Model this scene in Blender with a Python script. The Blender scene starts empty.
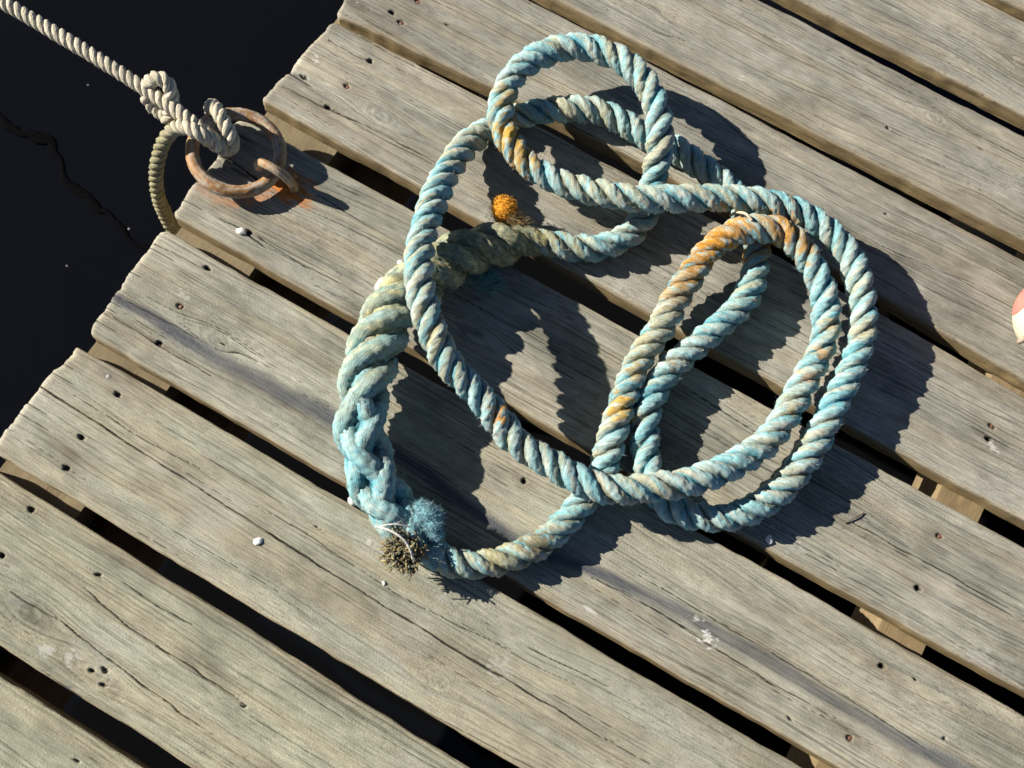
import bpy, math, random
import numpy as np
from mathutils import Vector, Matrix

random.seed(7)
rng = np.random.default_rng(11)
SC = bpy.context.scene
COL = SC.collection
MM = .001

# measured layout, world millimetres (x along the planks, y across them)
ROPE=[(411.7,-299.1,17.0),(427.4,-296.3,16.5),(442.4,-290.7,16.0),(467.6,-270.7,16.0),(488.0,-243.7,16.0),(499.0,-218.6,16.0),(504.3,-194.5,16.0),(507.2,-173.7,16.0),(509.4,-155.4,16.0),(505.6,-136.4,18.0),(500.8,-118.4,22.0),(494.7,-89.1,25.0),(487.9,-46.6,25.0),(486.8,-23.0,25.0),(490.2,9.4,26.0),(488.4,38.7,28.0),(489.9,63.0,32.0),(491.5,86.5,38.0),(495.8,106.6,44.0),(505.7,125.3,49.0),(520.8,139.9,51.0),(534.9,149.1,50.0),(550.2,154.9,47.0),(575.4,150.9,42.0),(599.0,137.6,38.0),(619.3,118.7,34.0),(634.3,91.8,30.0),(640.5,62.8,28.0),(639.3,34.1,28.0),(638.3,-7.9,30.0),(632.0,-48.0,34.0),(612.9,-86.1,40.0),(590.9,-116.6,47.0),(572.7,-134.6,50.0),(557.3,-145.9,50.0),(535.9,-161.7,50.0),(513.2,-172.9,50.0),(490.6,-176.3,50.0),(463.6,-175.6,50.0),(440.3,-176.3,51.0),(422.0,-174.6,54.0),(400.8,-166.6,60.0),(366.4,-156.3,72.0),(338.3,-150.8,82.0),(315.2,-137.2,90.0),(295.3,-121.6,95.0),(277.2,-102.2,97.0),(262.0,-78.8,93.0),(250.0,-51.8,83.0),(239.4,-21.2,70.0),(229.1,15.3,54.0),(223.1,51.5,39.0),(222.0,86.6,26.0),(228.0,112.4,18.0),(239.6,135.1,16.0),(254.3,152.0,18.0),(276.1,169.2,22.0),(300.5,184.3,24.0),(323.4,194.3,22.0),(346.3,197.9,19.0),(369.7,198.2,17.0),(391.7,198.3,16.0),(412.0,201.1,16.0),(438.0,197.5,16.0),(459.4,195.4,16.0),(477.1,191.1,16.0),(497.7,180.5,16.0),(518.4,164.7,16.0),(531.0,150.9,16.0),(539.2,135.5,17.0),(547.7,106.4,20.0),(549.7,77.2,22.0),(541.6,47.1,22.0),(529.0,10.8,22.0),(517.4,-24.3,22.0),(514.7,-55.6,21.0),(519.8,-81.7,19.0),(529.6,-99.9,17.0),(541.5,-118.1,16.0),(556.6,-134.5,16.0),(577.3,-145.0,16.0),(598.5,-143.8,16.0),(616.9,-137.8,17.0),(635.5,-126.2,19.0),(654.9,-103.0,21.0),(667.7,-74.4,23.0),(673.0,-45.5,25.0),(675.3,-16.8,27.0),(674.5,23.1,30.0),(674.2,65.2,33.0),(668.3,101.4,35.0),(656.7,129.0,36.0),(642.0,151.9,36.0),(624.4,170.9,36.0),(602.4,182.5,38.0),(578.4,187.3,41.0),(551.3,185.6,45.0),(522.3,176.1,49.0),(494.6,163.2,51.0),(459.8,142.5,52.0),(430.6,122.1,54.0),(408.0,107.7,55.0),(375.6,96.1,52.0),(344.1,89.6,46.0),(314.7,86.6,43.0),(285.2,88.6,45.0),(259.7,99.8,49.0),(240.6,118.7,50.0),(230.1,145.4,50.0),(229.5,176.0,50.0),(241.7,205.7,51.0),(264.0,228.2,53.0),(293.9,238.8,56.0),(326.8,236.3,60.0),(355.8,222.6,63.0),(379.5,200.8,60.0),(395.9,177.4,51.0),(404.8,157.4,36.0),(412.2,135.3,22.0),(418.0,106.0,16.0),(410.0,78.7,15.5),(392.6,56.0,16.0),(367.4,41.5,17.0),(341.2,31.0,19.0),(318.2,17.2,21.0),(303.2,-0.1,24.0)]
SPLICE=[(344.2,32.1,18.0),(321.7,19.3,21.0),(303.3,-0.5,25.0),(287.9,-18.5,29.0),(274.5,-41.4,33.0),(261.8,-78.0,38.0),(255.8,-113.1,42.0),(259.5,-150.2,44.0),(267.8,-181.8,44.0),(281.9,-215.4,42.0),(293.6,-236.1,40.0),(309.0,-254.2,37.0),(327.3,-270.1,33.0),(345.4,-280.4,29.0),(368.3,-291.5,26.0),(394.0,-298.4,22.0),(415.5,-298.1,18.0)]
LINE=[(-439.3,-41.9,90.0),(-358.4,-41.9,80.0),(-299.3,-42.7,74.0),(-250.5,-44.8,70.0),(-190.8,-45.4,66.0),(-131.3,-46.1,62.0),(-76.8,-48.3,58.0),(-45.9,-50.5,56.0),(-20.6,-53.4,54.0),(-0.1,-55.2,50.0),(13.0,-55.0,40.0),(13.8,-50.6,24.0),(0.7,-39.9,8.0),(-14.0,-28.9,3.0),(-23.9,-21.8,8.0),(-24.2,-20.8,26.0),(-16.0,-23.2,44.0),(-2.4,-30.0,52.0),(10.8,-37.8,50.0),(20.0,-44.0,40.0),(16.8,-46.0,24.0),(2.5,-45.6,10.0),(-15.9,-44.6,8.0),(-25.8,-49.3,20.0),(-34.1,-53.1,30.0),(-46.8,-54.3,34.0),(-62.3,-53.1,34.0),(-73.5,-52.0,40.0),(-76.6,-47.8,52.0),(-72.5,-40.9,66.0),(-62.5,-36.6,74.0),(-52.1,-37.8,70.0),(-47.1,-44.6,58.0),(-48.2,-52.7,42.0),(-48.9,-58.3,34.0)]
TAIL=[(8.9,-59.0,52.0),(-0.9,-62.6,60.0),(-14.7,-63.2,60.0),(-29.8,-65.7,50.0),(-38.0,-75.9,38.0),(-42.2,-89.3,20.0),(-44.3,-101.7,-5.0),(-44.2,-110.7,-35.0),(-44.1,-113.8,-70.0),(-39.6,-117.0,-110.0),(-31.2,-124.1,-170.0)]
PLANK_EDGES=[([588.8, 588.8, 588.8, 588.8, 588.8, 588.8, 588.8, 591.4, 591.4, 591.4, 591.4, 591.4], [708, 708, 708, 708, 708, 708, 708, 708, 708, 708, 708, 708]), ([459.3, 459.3, 459.3, 459.3, 459.3, 459.1, 458.8, 458.5, 458.4, 458.4, 458.4, 458.4], [575.2, 575.2, 575.2, 575.2, 575.2, 575.2, 575.2, 574.7, 574.7, 574.7, 574.7, 574.7]), ([308.1, 308.1, 308.1, 309.1, 310.2, 311.4, 312.5, 313.6, 314.6, 314.6, 314.6, 314.6], [434.1, 434.1, 434.1, 434.1, 434.1, 433.9, 433.7, 433.5, 433.4, 433.4, 433.4, 433.4]), ([160.2, 166.7, 172.2, 175.9, 177.6, 177.4, 175.4, 171.4, 165.6, 162.6, 162.6, 162.6], [293.0, 293.0, 293.0, 292.7, 292.4, 292.2, 291.9, 291.6, 291.4, 291.4, 291.4, 291.4]), ([29.1, 28.7, 28.4, 28.0, 27.6, 27.2, 26.9, 26.5, 26.1, 25.7, 25.7, 25.7], [151.5, 154.2, 156.3, 157.3, 157.5, 156.6, 154.8, 152.0, 148.2, 147.1, 147.1, 147.1]), ([-132.0, -131.6, -131.2, -130.9, -130.5, -130.1, -129.7, -129.4, -129.0, -128.6, -128.4, -128.4], [-0.2, -0.2, -0.2, -0.1, -0.0, 0.0, 0.1, 0.1, 0.2, 0.2, 0.2, 0.2]), ([-280.7, -280.4, -280.1, -279.8, -279.5, -279.2, -278.9, -278.6, -278.3, -278.2, -278.2, -278.2], [-149.0, -149.0, -148.9, -148.8, -148.7, -148.6, -148.5, -148.4, -148.3, -148.2, -148.2, -148.2]), ([-422.3, -422.4, -422.5, -422.6, -422.7, -422.8, -422.8, -422.8, -422.8, -422.8, -422.8, -422.8], [-295.7, -295.7, -295.7, -295.6, -295.6, -295.6, -295.6, -295.5, -295.5, -295.5, -295.5, -295.5]), ([-564.2, -564.2, -564.8, -565.5, -565.7, -565.7, -565.7, -565.7, -565.7, -565.7, -565.7, -565.7], [-436.1, -437.5, -439.2, -440.9, -442.5, -444.2, -444.8, -444.8, -444.8, -444.8, -444.8, -444.8]), ([-716, -716, -716, -716, -716, -716, -716, -716, -716, -716, -716, -716], [-584.5, -584.5, -585.0, -585.7, -585.7, -585.7, -585.7, -585.7, -585.7, -585.7, -585.7, -585.7])]
PLANK_ENDS={4: [(10.9, 149.2), (3.5, 84.7), (5.1, 72.4), (-2.3, 31.5)], 5: [(-9.4, -1.4), (-2.6, -55.9), (-3.8, -92.1), (-3.4, -126.7)], 6: [(-3.5, -149.2), (-2.0, -201.3), (-0.6, -233.4), (-0.2, -275.3)], 7: [(-0.2, -294.8), (-6.2, -344.0), (-6.5, -384.0), (-7.6, -405.4)], 3: [(8.9, 166), (3, 200), (0, 250), (4, 291)]}
CRACKS={7: [(1.3, 3, [(1.3, -347.8), (66.7, -349.9), (126.1, -352.7), (184.3, -354.6), (248.2, -356.2), (298.7, -358.5), (339.2, -359.9), (409.6, -360.8), (469.5, -361.9), (530.4, -362.1), (580.9, -361.8), (680.0, -362.4)]), (0.7, 2.5, [(29.3, -338.2), (64.9, -339.3), (112.4, -341.3), (179.0, -338.6)]), (0.6, 2.5, [(238.2, -341.0), (287.7, -339.8), (369.2, -344.7), (421.9, -345.2), (515.8, -336.4)])], 4: [(1.2, 2.5, [(9.8, 53.5), (60.6, 55.0), (92.0, 58.8), (146.4, 61.4), (203.2, 61.5)]), (0.8, 2.5, [(15.4, 127.9), (36.1, 127.5), (64.3, 127.3), (77.3, 131.0)])], 5: [(1.0, 2.5, [(37.5, -109.6), (61.1, -108.4), (104.4, -113.5)]), (0.8, 2.5, [(106.8, -34.9), (140.2, -37.4), (209.4, -37.8)]), (0.8, 2.5, [(83.1, -106.9), (107.7, -107.6), (153.8, -112.0)]), (1.0, 2.5, [(743.2, -63.8), (786.7, -63.5), (854.0, -61.6), (878.2, -63.1), (930.2, -62.8)])], 2: [(0.8, 2.5, [(453.9, 352.5), (493.1, 354.4), (521.7, 357.3), (618.2, 359.6), (733.1, 366.9)]), (0.6, 2.5, [(439.5, 398.6), (543.8, 393.7), (605.0, 395.8)]), (0.6, 2.5, [(252.5, 328.6), (315.9, 329.9), (361.6, 340.2)])], 3: [(0.8, 2.5, [(582.7, 226.7), (625.7, 224.1), (669.7, 226.4), (765.1, 237.2)]), (0.5, 2.5, [(355.1, 278.5), (404.5, 279.7), (488.7, 259.1)])], 6: [(0.9, 2.5, [(543.9, -241.2), (577.5, -237.0), (642.2, -237.4), (737.7, -241.6), (811.8, -239.6)]), (1.2, 3, [(0.2, -232.9), (29.8, -232.6), (75.4, -229.9), (99.3, -230.3)]), (0.8, 2.5, [(3.9, -166.8), (31.1, -165.9), (61.1, -165.7)]), (0.7, 2.5, [(3.1, -253.6), (33.1, -254.1), (81.5, -255.7), (134.1, -255.6)]), (0.6, 2.5, [(587.5, -214.9), (642.1, -215.9), (725.5, -216.1)]), (0.8, 2.5, [(725.5, -216.1), (812.4, -217.7), (897.6, -223.4)])], 8: [(0.8, 2.5, [(80.1, -520.5), (145.4, -519.2), (204.3, -525.2), (250.2, -529.1), (323.4, -534.8)]), (0.9, 2.5, [(141.5, -483.9), (203.1, -493.2), (274.9, -494.9), (342.5, -498.4)]), (0.8, 2.5, [(170.0, -462.1), (216.1, -465.0), (253.5, -462.2)])], 1: [(0.5, 2.5, [(535.2, 484.2), (620.8, 491.2), (716.8, 482.2)])]}
NAILS=[(4, 73.0, 129.8, 1), (4, 68.5, 90.2, 2), (4, 65.1, 57.8, 1), (3, 60.5, 195.9, 0), (3, 75.6, 190.1, 2), (3, 77.3, 223.5, 2), (3, 22.0, 186.9, 3), (5, 75.2, -107.7, 0), (6, 61.5, -162.8, 0), (6, 62.0, -210.6, 2), (6, 66.9, -253.4, 0), (6, 45.7, -180.1, 3), (6, 48.5, -247.3, 3), (7, 62.8, -317.1, 0), (7, 59.0, -369.4, 0), (7, 65.0, -401.1, 0), (7, 57.3, -387.5, 3), (7, 44.7, -306.5, 3), (8, 60.9, -449.1, 0), (8, 63.6, -497.3, 0), (8, 41.5, -455.0, 3), (4, 830.7, 100.2, 2), (4, 833.1, 85.7, 0), (5, 827.5, -31.8, 2), (5, 828.3, -89.8, 0), (6, 826.9, -174.9, 0), (6, 826.7, -249.4, 2), (6, 446.9, -191.4, 0)]
STAIN_A=[(-6.9,-234.7),(2.1,-235.6),(42.4,-233.7),(85.6,-236.1),(128.3,-238.5),(168.1,-235.3),(260.4,-231.6),(354.5,-233.1),(474.2,-247.6),(565.6,-230.9),(636.8,-226.6),(729.0,-223.6),(826.5,-226.1),(936.8,-224.3),(1012.2,-231.2)]
RING_C=[(22.8,-46.4)]
STRINGER=[(826.0,-125.4),(832.5,28.9),(809.8,-123.6),(855.5,-128.3),(815.1,24.7),(858.8,22.7),(811.5,-272.7),(135.0,-283.7),(117.6,-284.3),(152.1,-291.6),(132.0,-134.8),(126.5,-576.1)]
CHIP=[(221.0,-87.7),(227.4,-59.3),(259.2,-368.8),(681.8,-121.6),(68.4,-111.6),(664.3,-235.5),(314.5,-292.2),(-29.5,67.5),(381.5,-343.2),(21.7,100.4)]
TUFT=[(390.2,-306.7)]
FLUFF=[(392.4,-273.9)]
FLUFF_B=[(307.7,-22.7)]
BALL=[(291.8,37.0)]
BALL_BASE=[(308.4,31.1)]
FEND=[(833.9,219.5)]
TWIG=[(495.3,154.2),(499.6,150.2),(509.0,142.8)]
THREAD=[(353.6,-307.8),(369.0,-305.2),(382.1,-305.9),(392.7,-311.3),(398.9,-318.1)]
THREAD_B=[(355.5,-307.1),(368.2,-298.6),(380.9,-293.4)]
RUSTSPOT=[(61.9,-39.4)]
DARK_STRIP=[(739.4,-68.5),(751.9,-49.8)]
STAPLE=[(87.2,-42.0,-6.0),(88.5,-43.1,6.0),(88.2,-45.2,20.0),(83.7,-46.8,31.0),(74.8,-48.1,37.0),(64.0,-48.1,37.0),(57.3,-47.7,34.0),(51.9,-48.5,28.0),(51.2,-47.8,20.0)]
SQUIG=[(-533.2,-13.9),(-495.9,-16.1),(-453.9,-13.3),(-422.9,-7.6),(-382.9,-21.3),(-354.6,-45.5),(-328.0,-53.5),(-288.3,-60.7),(-253.9,-65.6),(-230.6,-69.6),(-203.7,-71.4),(-158.7,-87.4)]
SPECKS=[(-425.2,99.2),(-238.1,-61.4),(-277.7,-152.4),(-262.9,291.3),(-309.6,253.5),(-448.8,186.5),(-355.1,93.1),(-363.5,11.8),(-456.8,105.6),(-301.6,-226.8),(-248.4,-25.2)]
CAM=[0.48964, -0.43222, 1.04522]
CAMR=[[0.86769, -0.488428, 0.092482], [0.492587, 0.819763, -0.292142], [0.066877, 0.299044, 0.951893]]

# ------------------------------------------------------------------ helpers
def tag(o, label=None, cat=None, group=None, kind=None):
    if label: o['label'] = label
    if cat: o['category'] = cat
    if group: o['group'] = group
    if kind: o['kind'] = kind
    return o

def root(name, loc, label, cat, group=None):
    o = bpy.data.objects.new(name, None)
    o.empty_display_size = .02
    COL.objects.link(o)
    o.location = loc
    return tag(o, label, cat, group)

def link(name, me, mat, parent=None):
    """link a mesh whose vertices are in world metres; a part keeps its place under its thing"""
    o = bpy.data.objects.new(name, me)
    if mat: me.materials.append(mat)
    COL.objects.link(o)
    if parent:
        o.parent = parent
        off = Vector((0, 0, 0))
        p = parent
        while p:
            off += p.location
            p = p.parent
        o.location = -off
        me.transform(Matrix.Translation((0, 0, 0)))
    return o

def mesh(name, verts, quads, col=None, smooth=True, tris=None, lay=None):
    """numpy verts (n,3) in metres, quads (m,4) [and tris (k,3)], col (n,3) linear base colour"""
    me = bpy.data.meshes.new(name)
    verts = np.asarray(verts, np.float32)
    quads = np.asarray(quads, np.int32).reshape(-1, 4)
    tris = np.zeros((0, 3), np.int32) if tris is None else np.asarray(tris, np.int32).reshape(-1, 3)
    me.vertices.add(len(verts))
    me.vertices.foreach_set('co', verts.ravel())
    idx = np.concatenate([quads.ravel(), tris.ravel()])
    me.loops.add(len(idx))
    me.loops.foreach_set('vertex_index', idx.astype(np.int32))
    nq, nt = len(quads), len(tris)
    me.polygons.add(nq + nt)
    st = np.concatenate([np.arange(nq) * 4, nq * 4 + np.arange(nt) * 3]).astype(np.int32)
    me.polygons.foreach_set('loop_start', st)
    me.polygons.foreach_set('use_smooth', np.full(nq + nt, smooth))
    if col is not None:
        a = me.attributes.new('Col', 'FLOAT_COLOR', 'POINT')
        c = np.ones((len(verts), 4), np.float32)
        c[:, :3] = np.clip(col, 0, 1)
        a.data.foreach_set('color', c.ravel())
    if lay is not None:
        a = me.attributes.new('Lay', 'FLOAT_VECTOR', 'POINT')
        a.data.foreach_set('vector', np.asarray(lay, np.float32).ravel())
    me.update(calc_edges=True)
    me.validate()
    return me

def hash2(ix, iy, seed):
    h = (ix.astype(np.int64) * 374761393 + iy.astype(np.int64) * 668265263 + seed * 974634777) & 0xffffffff
    h = ((h ^ (h >> 13)) * 1274126177) & 0xffffffff
    h = (h ^ (h >> 16)) & 0xffffffff
    return h / 4294967295.0

def vnoise(x, y, seed=0):
    x, y = np.broadcast_arrays(np.asarray(x, float), np.asarray(y, float))
    x0 = np.floor(x); y0 = np.floor(y)
    fx = x - x0; fy = y - y0
    fx = fx * fx * fx * (fx * (fx * 6 - 15) + 10); fy = fy * fy * fy * (fy * (fy * 6 - 15) + 10)
    a = hash2(x0, y0, seed); b = hash2(x0 + 1, y0, seed)
    c = hash2(x0, y0 + 1, seed); d = hash2(x0 + 1, y0 + 1, seed)
    return (a * (1 - fx) + b * fx) * (1 - fy) + (c * (1 - fx) + d * fx) * fy * 1.0

def fbm(x, y, seed=0, octs=4):
    s = 0; a = .5; t = 0
    for i in range(octs):
        s = s + a * vnoise(x * 2 ** i, y * 2 ** i, seed + 17 * i); t += a; a *= .5
    return s / t

def sstep(a, b, x):
    t = np.clip((x - a) / (b - a), 0, 1)
    return t * t * (3 - 2 * t)

# ------------------------------------------------------------------ materials
def new_mat(name):
    m = bpy.data.materials.new(name)
    m.use_nodes = True
    nt = m.node_tree
    b = nt.nodes['Principled BSDF']
    return m, nt, b

def N_(nt, t, **kw):
    n = nt.nodes.new(t)
    for k, v in kw.items(): setattr(n, k, v)
    return n

def surface(name, rough=.85, scale=(900, 900, 900), amount=.25, bump=.25, bdist=.0004, spec=.25, base=None, metallic=0., octs=4, scale2=None):
    """base colour from the mesh's own colour attribute (or a plain colour), broken up by fine procedural noise, with bump"""
    m, nt, b = new_mat(name)
    L = nt.links.new
    tc = N_(nt, 'ShaderNodeTexCoord')
    mp = N_(nt, 'ShaderNodeMapping'); mp.inputs['Scale'].default_value = scale
    L(tc.outputs['Object'], mp.inputs['Vector'])
    no = N_(nt, 'ShaderNodeTexNoise'); no.inputs['Scale'].default_value = 1; no.inputs['Detail'].default_value = octs; no.inputs['Roughness'].default_value = .65
    L(mp.outputs['Vector'], no.inputs['Vector'])
    mr = N_(nt, 'ShaderNodeMapRange')
    mr.inputs['From Min'].default_value = .25; mr.inputs['From Max'].default_value = .75
    mr.inputs['To Min'].default_value = 1 - amount; mr.inputs['To Max'].default_value = 1 + amount
    L(no.outputs['Fac'], mr.inputs['Value'])
    mx = N_(nt, 'ShaderNodeVectorMath', operation='SCALE')
    if base is None:
        at = N_(nt, 'ShaderNodeAttribute', attribute_name='Col')
        L(at.outputs['Color'], mx.inputs[0])
    else:
        rgb = N_(nt, 'ShaderNodeRGB'); rgb.outputs[0].default_value = (*base, 1)
        L(rgb.outputs[0], mx.inputs[0])
    L(mr.outputs['Result'], mx.inputs['Scale'])
    L(mx.outputs['Vector'], b.inputs['Base Color'])
    b.inputs['Roughness'].default_value = rough
    b.inputs['Metallic'].default_value = metallic
    b.inputs['Specular IOR Level'].default_value = spec
    hgt = no.outputs['Fac']
    if scale2:
        mp2 = N_(nt, 'ShaderNodeMapping'); mp2.inputs['Scale'].default_value = scale2
        L(tc.outputs['Object'], mp2.inputs['Vector'])
        n2 = N_(nt, 'ShaderNodeTexNoise'); n2.inputs['Scale'].default_value = 1; n2.inputs['Detail'].default_value = 3
        L(mp2.outputs['Vector'], n2.inputs['Vector'])
        ad = N_(nt, 'ShaderNodeMath', operation='ADD')
        L(no.outputs['Fac'], ad.inputs[0]); L(n2.outputs['Fac'], ad.inputs[1])
        hgt = ad.outputs[0]
    bp = N_(nt, 'ShaderNodeBump'); bp.inputs['Strength'].default_value = bump; bp.inputs['Distance'].default_value = bdist
    L(hgt, bp.inputs['Height']); L(bp.outputs['Normal'], b.inputs['Normal'])
    return m

M_WOOD = surface('weathered_wood', .84, (70, 780, 780), .31, .85, .0008, .15, octs=6, scale2=(600, 900, 900))
M_ROPE = surface('rope_fibre', .92, (650, 650, 650), .30, .75, .0014, .12, octs=6)
def rope_material():
    m = M_ROPE; nt = m.node_tree; L = nt.links.new; b = nt.nodes['Principled BSDF']
    at = N_(nt, 'ShaderNodeAttribute', attribute_name='Lay')
    mp = N_(nt, 'ShaderNodeMapping'); mp.inputs['Scale'].default_value = (.10, 1.0, 1.0)
    L(at.outputs['Vector'], mp.inputs['Vector'])
    no = N_(nt, 'ShaderNodeTexNoise'); no.inputs['Scale'].default_value = 1; no.inputs['Detail'].default_value = 3; no.inputs['Roughness'].default_value = .6
    L(mp.outputs['Vector'], no.inputs['Vector'])
    mr = N_(nt, 'ShaderNodeMapRange'); mr.inputs['From Min'].default_value = .30; mr.inputs['From Max'].default_value = .70
    mr.inputs['To Min'].default_value = .58; mr.inputs['To Max'].default_value = 1.30
    L(no.outputs['Fac'], mr.inputs['Value'])
    old = b.inputs['Base Color'].links[0].from_socket
    mx = N_(nt, 'ShaderNodeVectorMath', operation='SCALE')
    L(old, mx.inputs[0]); L(mr.outputs['Result'], mx.inputs['Scale'])
    # salt and grit caught in the fibres
    tc = N_(nt, 'ShaderNodeTexCoord')
    vo = N_(nt, 'ShaderNodeTexNoise'); vo.inputs['Scale'].default_value = 620; vo.inputs['Detail'].default_value = 2
    L(tc.outputs['Object'], vo.inputs['Vector'])
    r2 = N_(nt, 'ShaderNodeMapRange'); r2.inputs['From Min'].default_value = .60; r2.inputs['From Max'].default_value = .68; r2.inputs['To Max'].default_value = .55
    L(vo.outputs['Fac'], r2.inputs['Value'])
    mixn = N_(nt, 'ShaderNodeMix', data_type='RGBA')
    L(r2.outputs['Result'], mixn.inputs['Factor']); L(mx.outputs['Vector'], mixn.inputs[6]); mixn.inputs[7].default_value = (.46, .46, .41, 1)
    L(mixn.outputs[2], b.inputs['Base Color'])
    b1 = b.inputs['Normal'].links[0].from_node
    b2 = N_(nt, 'ShaderNodeBump'); b2.inputs['Strength'].default_value = .7; b2.inputs['Distance'].default_value = .0011
    L(no.outputs['Fac'], b2.inputs['Height']); L(b1.outputs['Normal'], b2.inputs['Normal']); L(b2.outputs['Normal'], b.inputs['Normal'])
rope_material()
M_FIBRE = surface('loose_fibre', .9, (300, 300, 300), .15, .0, .0002, .1)
M_RUST = surface('rusty_iron', .55, (500, 500, 500), .38, .7, .0009, .5)
M_PAINT = surface('worn_plastic', .45, (120, 120, 120), .08, .15, .0004, .4)
M_SHELL = surface('shell', .5, (500, 500, 500), .12, .3, .0005, .4)

# ------------------------------------------------------------------ camera
cam = bpy.data.cameras.new('camera')
co = bpy.data.objects.new('camera', cam)
COL.objects.link(co)
M = Matrix([[*CAMR[i], CAM[i]] for i in range(3)] + [[0, 0, 0, 1]])
co.matrix_world = M
cam.sensor_width = 36
cam.lens = 1100 * 36 / 1024
cam.clip_start = .02
cam.clip_end = 400
cam.dof.use_dof = True
cam.dof.focus_distance = 1.13
cam.dof.aperture_fstop = 6.5
SC.camera = co

# ------------------------------------------------------------------ jetty planks
TH = .0235
def plank(idx, ne, fa, end, cracks, seed, parent, fine=True):
    """one plank: relief and wear computed on a fine grid, then a skirt for its edges"""
    xk = np.array([-20, 100, 200, 300, 400, 500, 600, 700, 800, 900, 1000, 1100]) * 1.
    L0, L1 = 0., 1560.
    if fine:
        u = np.concatenate([[0, .25, .6, 1, 1.6, 2.3, 3.2, 4.2], np.arange(5.5, 1060, 1.7), np.arange(1064, L1 + 1, 12)])
        w = 128.
        vv = np.concatenate([[0, .3, .7, 1.2, 1.8, 2.5, 3.3], np.arange(4.1, w - 4, .72), w - np.array([3.3, 2.5, 1.8, 1.2, .7, .3, 0])]) / w
    else:
        u = np.concatenate([[0, .5, 1.5, 3, 5], np.arange(9, L1, 8)])
        w = 128.
        vv = np.concatenate([[0, .5, 1.5, 3], np.arange(5, w - 4, 2.5), w - np.array([3, 1.5, .5, 0])]) / w
    U, V = np.meshgrid(u, vv, indexing='ij')
    rc = np.random.default_rng(seed + 77)
    cn, cf = rc.uniform(5, 12, 2)
    en = np.array(sorted(end, key=lambda p: p[1])) if end else np.array([[rng.uniform(-6, 6), -9999], [rng.uniform(-6, 6), 9999]])
    # edges with a little wander
    yn = np.interp(u, xk, ne) + (fbm(u / 90, 0 * u, seed, 3) - .5) * 3.0 + (vnoise(u / 14, 0 * u + 3, seed) - .5) * .8
    yf = np.interp(u, xk, fa) + (fbm(u / 90, 0 * u + 9, seed, 3) - .5) * 3.0 + (vnoise(u / 14, 0 * u + 5, seed) - .5) * .8
    Y = yn[:, None] * (1 - V) + yf[:, None] * V
    e = np.interp(Y[0], en[:, 1], en[:, 0]) + (fbm(Y[0] / 11, 0 * Y[0], seed + 5, 3) - .5) * 5
    wy = (yf - yn)[:, None]
    kq = lambda d, r: r * (1 - np.sqrt(np.clip(1 - (1 - np.clip(d / r, 0, 1)) ** 2, 0, 1)))
    X = U + (e[None, :] + .75 * kq(V * wy, cn) + .75 * kq((1 - V) * wy, cf)) * np.exp(-U / 40)
    # grain: a noise field stretched along the plank, wandering and bent round knots
    meander = (fbm(X / 420, Y / 160, seed + 1, 3) - .5) * 26 + (fbm(X / 90, Y / 45, seed + 2, 2) - .5) * 5
    T = Y + meander
    knotdark = np.zeros_like(X); knotring = np.zeros_like(X); nearknot = np.zeros_like(X)
    for (kx, ky, kr, kd) in KNOTS.get(idx, []):
        dx = (X - kx); dy = (Y - ky)
        g = np.exp(-(dx / (kr * 3.2)) ** 2 - (dy / (kr * 1.6)) ** 2)
        T = T + np.tanh(dy / kr * 1.2) * kr * 1.1 * -g
        rr = np.sqrt((dx / 1.7) ** 2 + dy ** 2) / kr
        knotring += np.sin(rr * 13 + 3 * vnoise(X / 7, Y / 7, seed)) * np.exp(-(rr / 1.0) ** 2)
        knotdark += kd * np.exp(-(rr / .35) ** 2)
        nearknot += g
    g1 = vnoise(X / 240, T / 4.6, seed + 3)
    g2 = vnoise(X / 130, T / 2.0, seed + 4)
    g3 = vnoise(X / 60, T / 1.0, seed + 6)
    grain = .45 * g1 + .35 * g2 + .2 * g3
    late = sstep(.60, .80, g2 * .6 + g1 * .4)           # dark latewood lines
    ring = T / 4.6 + 2.2 * fbm(X / 420, T / 30, seed + 30, 2) + (g1 - .5) * 1.1
    fr_ = np.abs(ring - np.round(ring)) * 4.6           # mm from the nearest growth line
    vis = sstep(.30, .62, vnoise(X / 150, np.round(ring) * 3.7, seed + 31)) * (.45 + .55 * vnoise(X / 18, np.round(ring) * 1.9, seed + 32))
    gl = (1 - sstep(.25, .85, fr_)) * vis
    ring2 = T / 1.9 + 1.3 * fbm(X / 260, T / 12, seed + 33, 2)
    gl2 = (1 - sstep(.15, .5, np.abs(ring2 - np.round(ring2)) * 1.9)) * sstep(.35, .75, vnoise(X / 70, np.round(ring2) * 2.3, seed + 34))
    broad = fbm(X / 260, T / 28, seed + 7, 4)
    blot = fbm(X / 55, Y / 30, seed + 8, 4)
    d_edge = np.minimum(np.minimum(V, 1 - V) * wy, np.minimum(U, 999))
    dn = V * wy; df = (1 - V) * wy
    # checks and cracks
    crack = np.zeros_like(X); cdeep = np.zeros_like(X)
    lst = list(cracks)
    r2 = np.random.default_rng(seed * 3 + 1)
    for k in range(20 if fine else 6):
        x0 = r2.uniform(-60, 1100); ln = r2.uniform(25, 190); y0 = r2.uniform(-3, 131)
        lst.append((r2.uniform(.28, .55), r2.uniform(.4, 1.1), ('g', x0, ln, np.interp(x0, xk, ne) + y0)))
    for k in range(4):
        ln = r2.uniform(18, 60)
        lst.append((r2.uniform(.5, .9), 2., ('g', -10, ln, np.interp(0, xk, ne) + r2.uniform(8, 118))))
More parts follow.
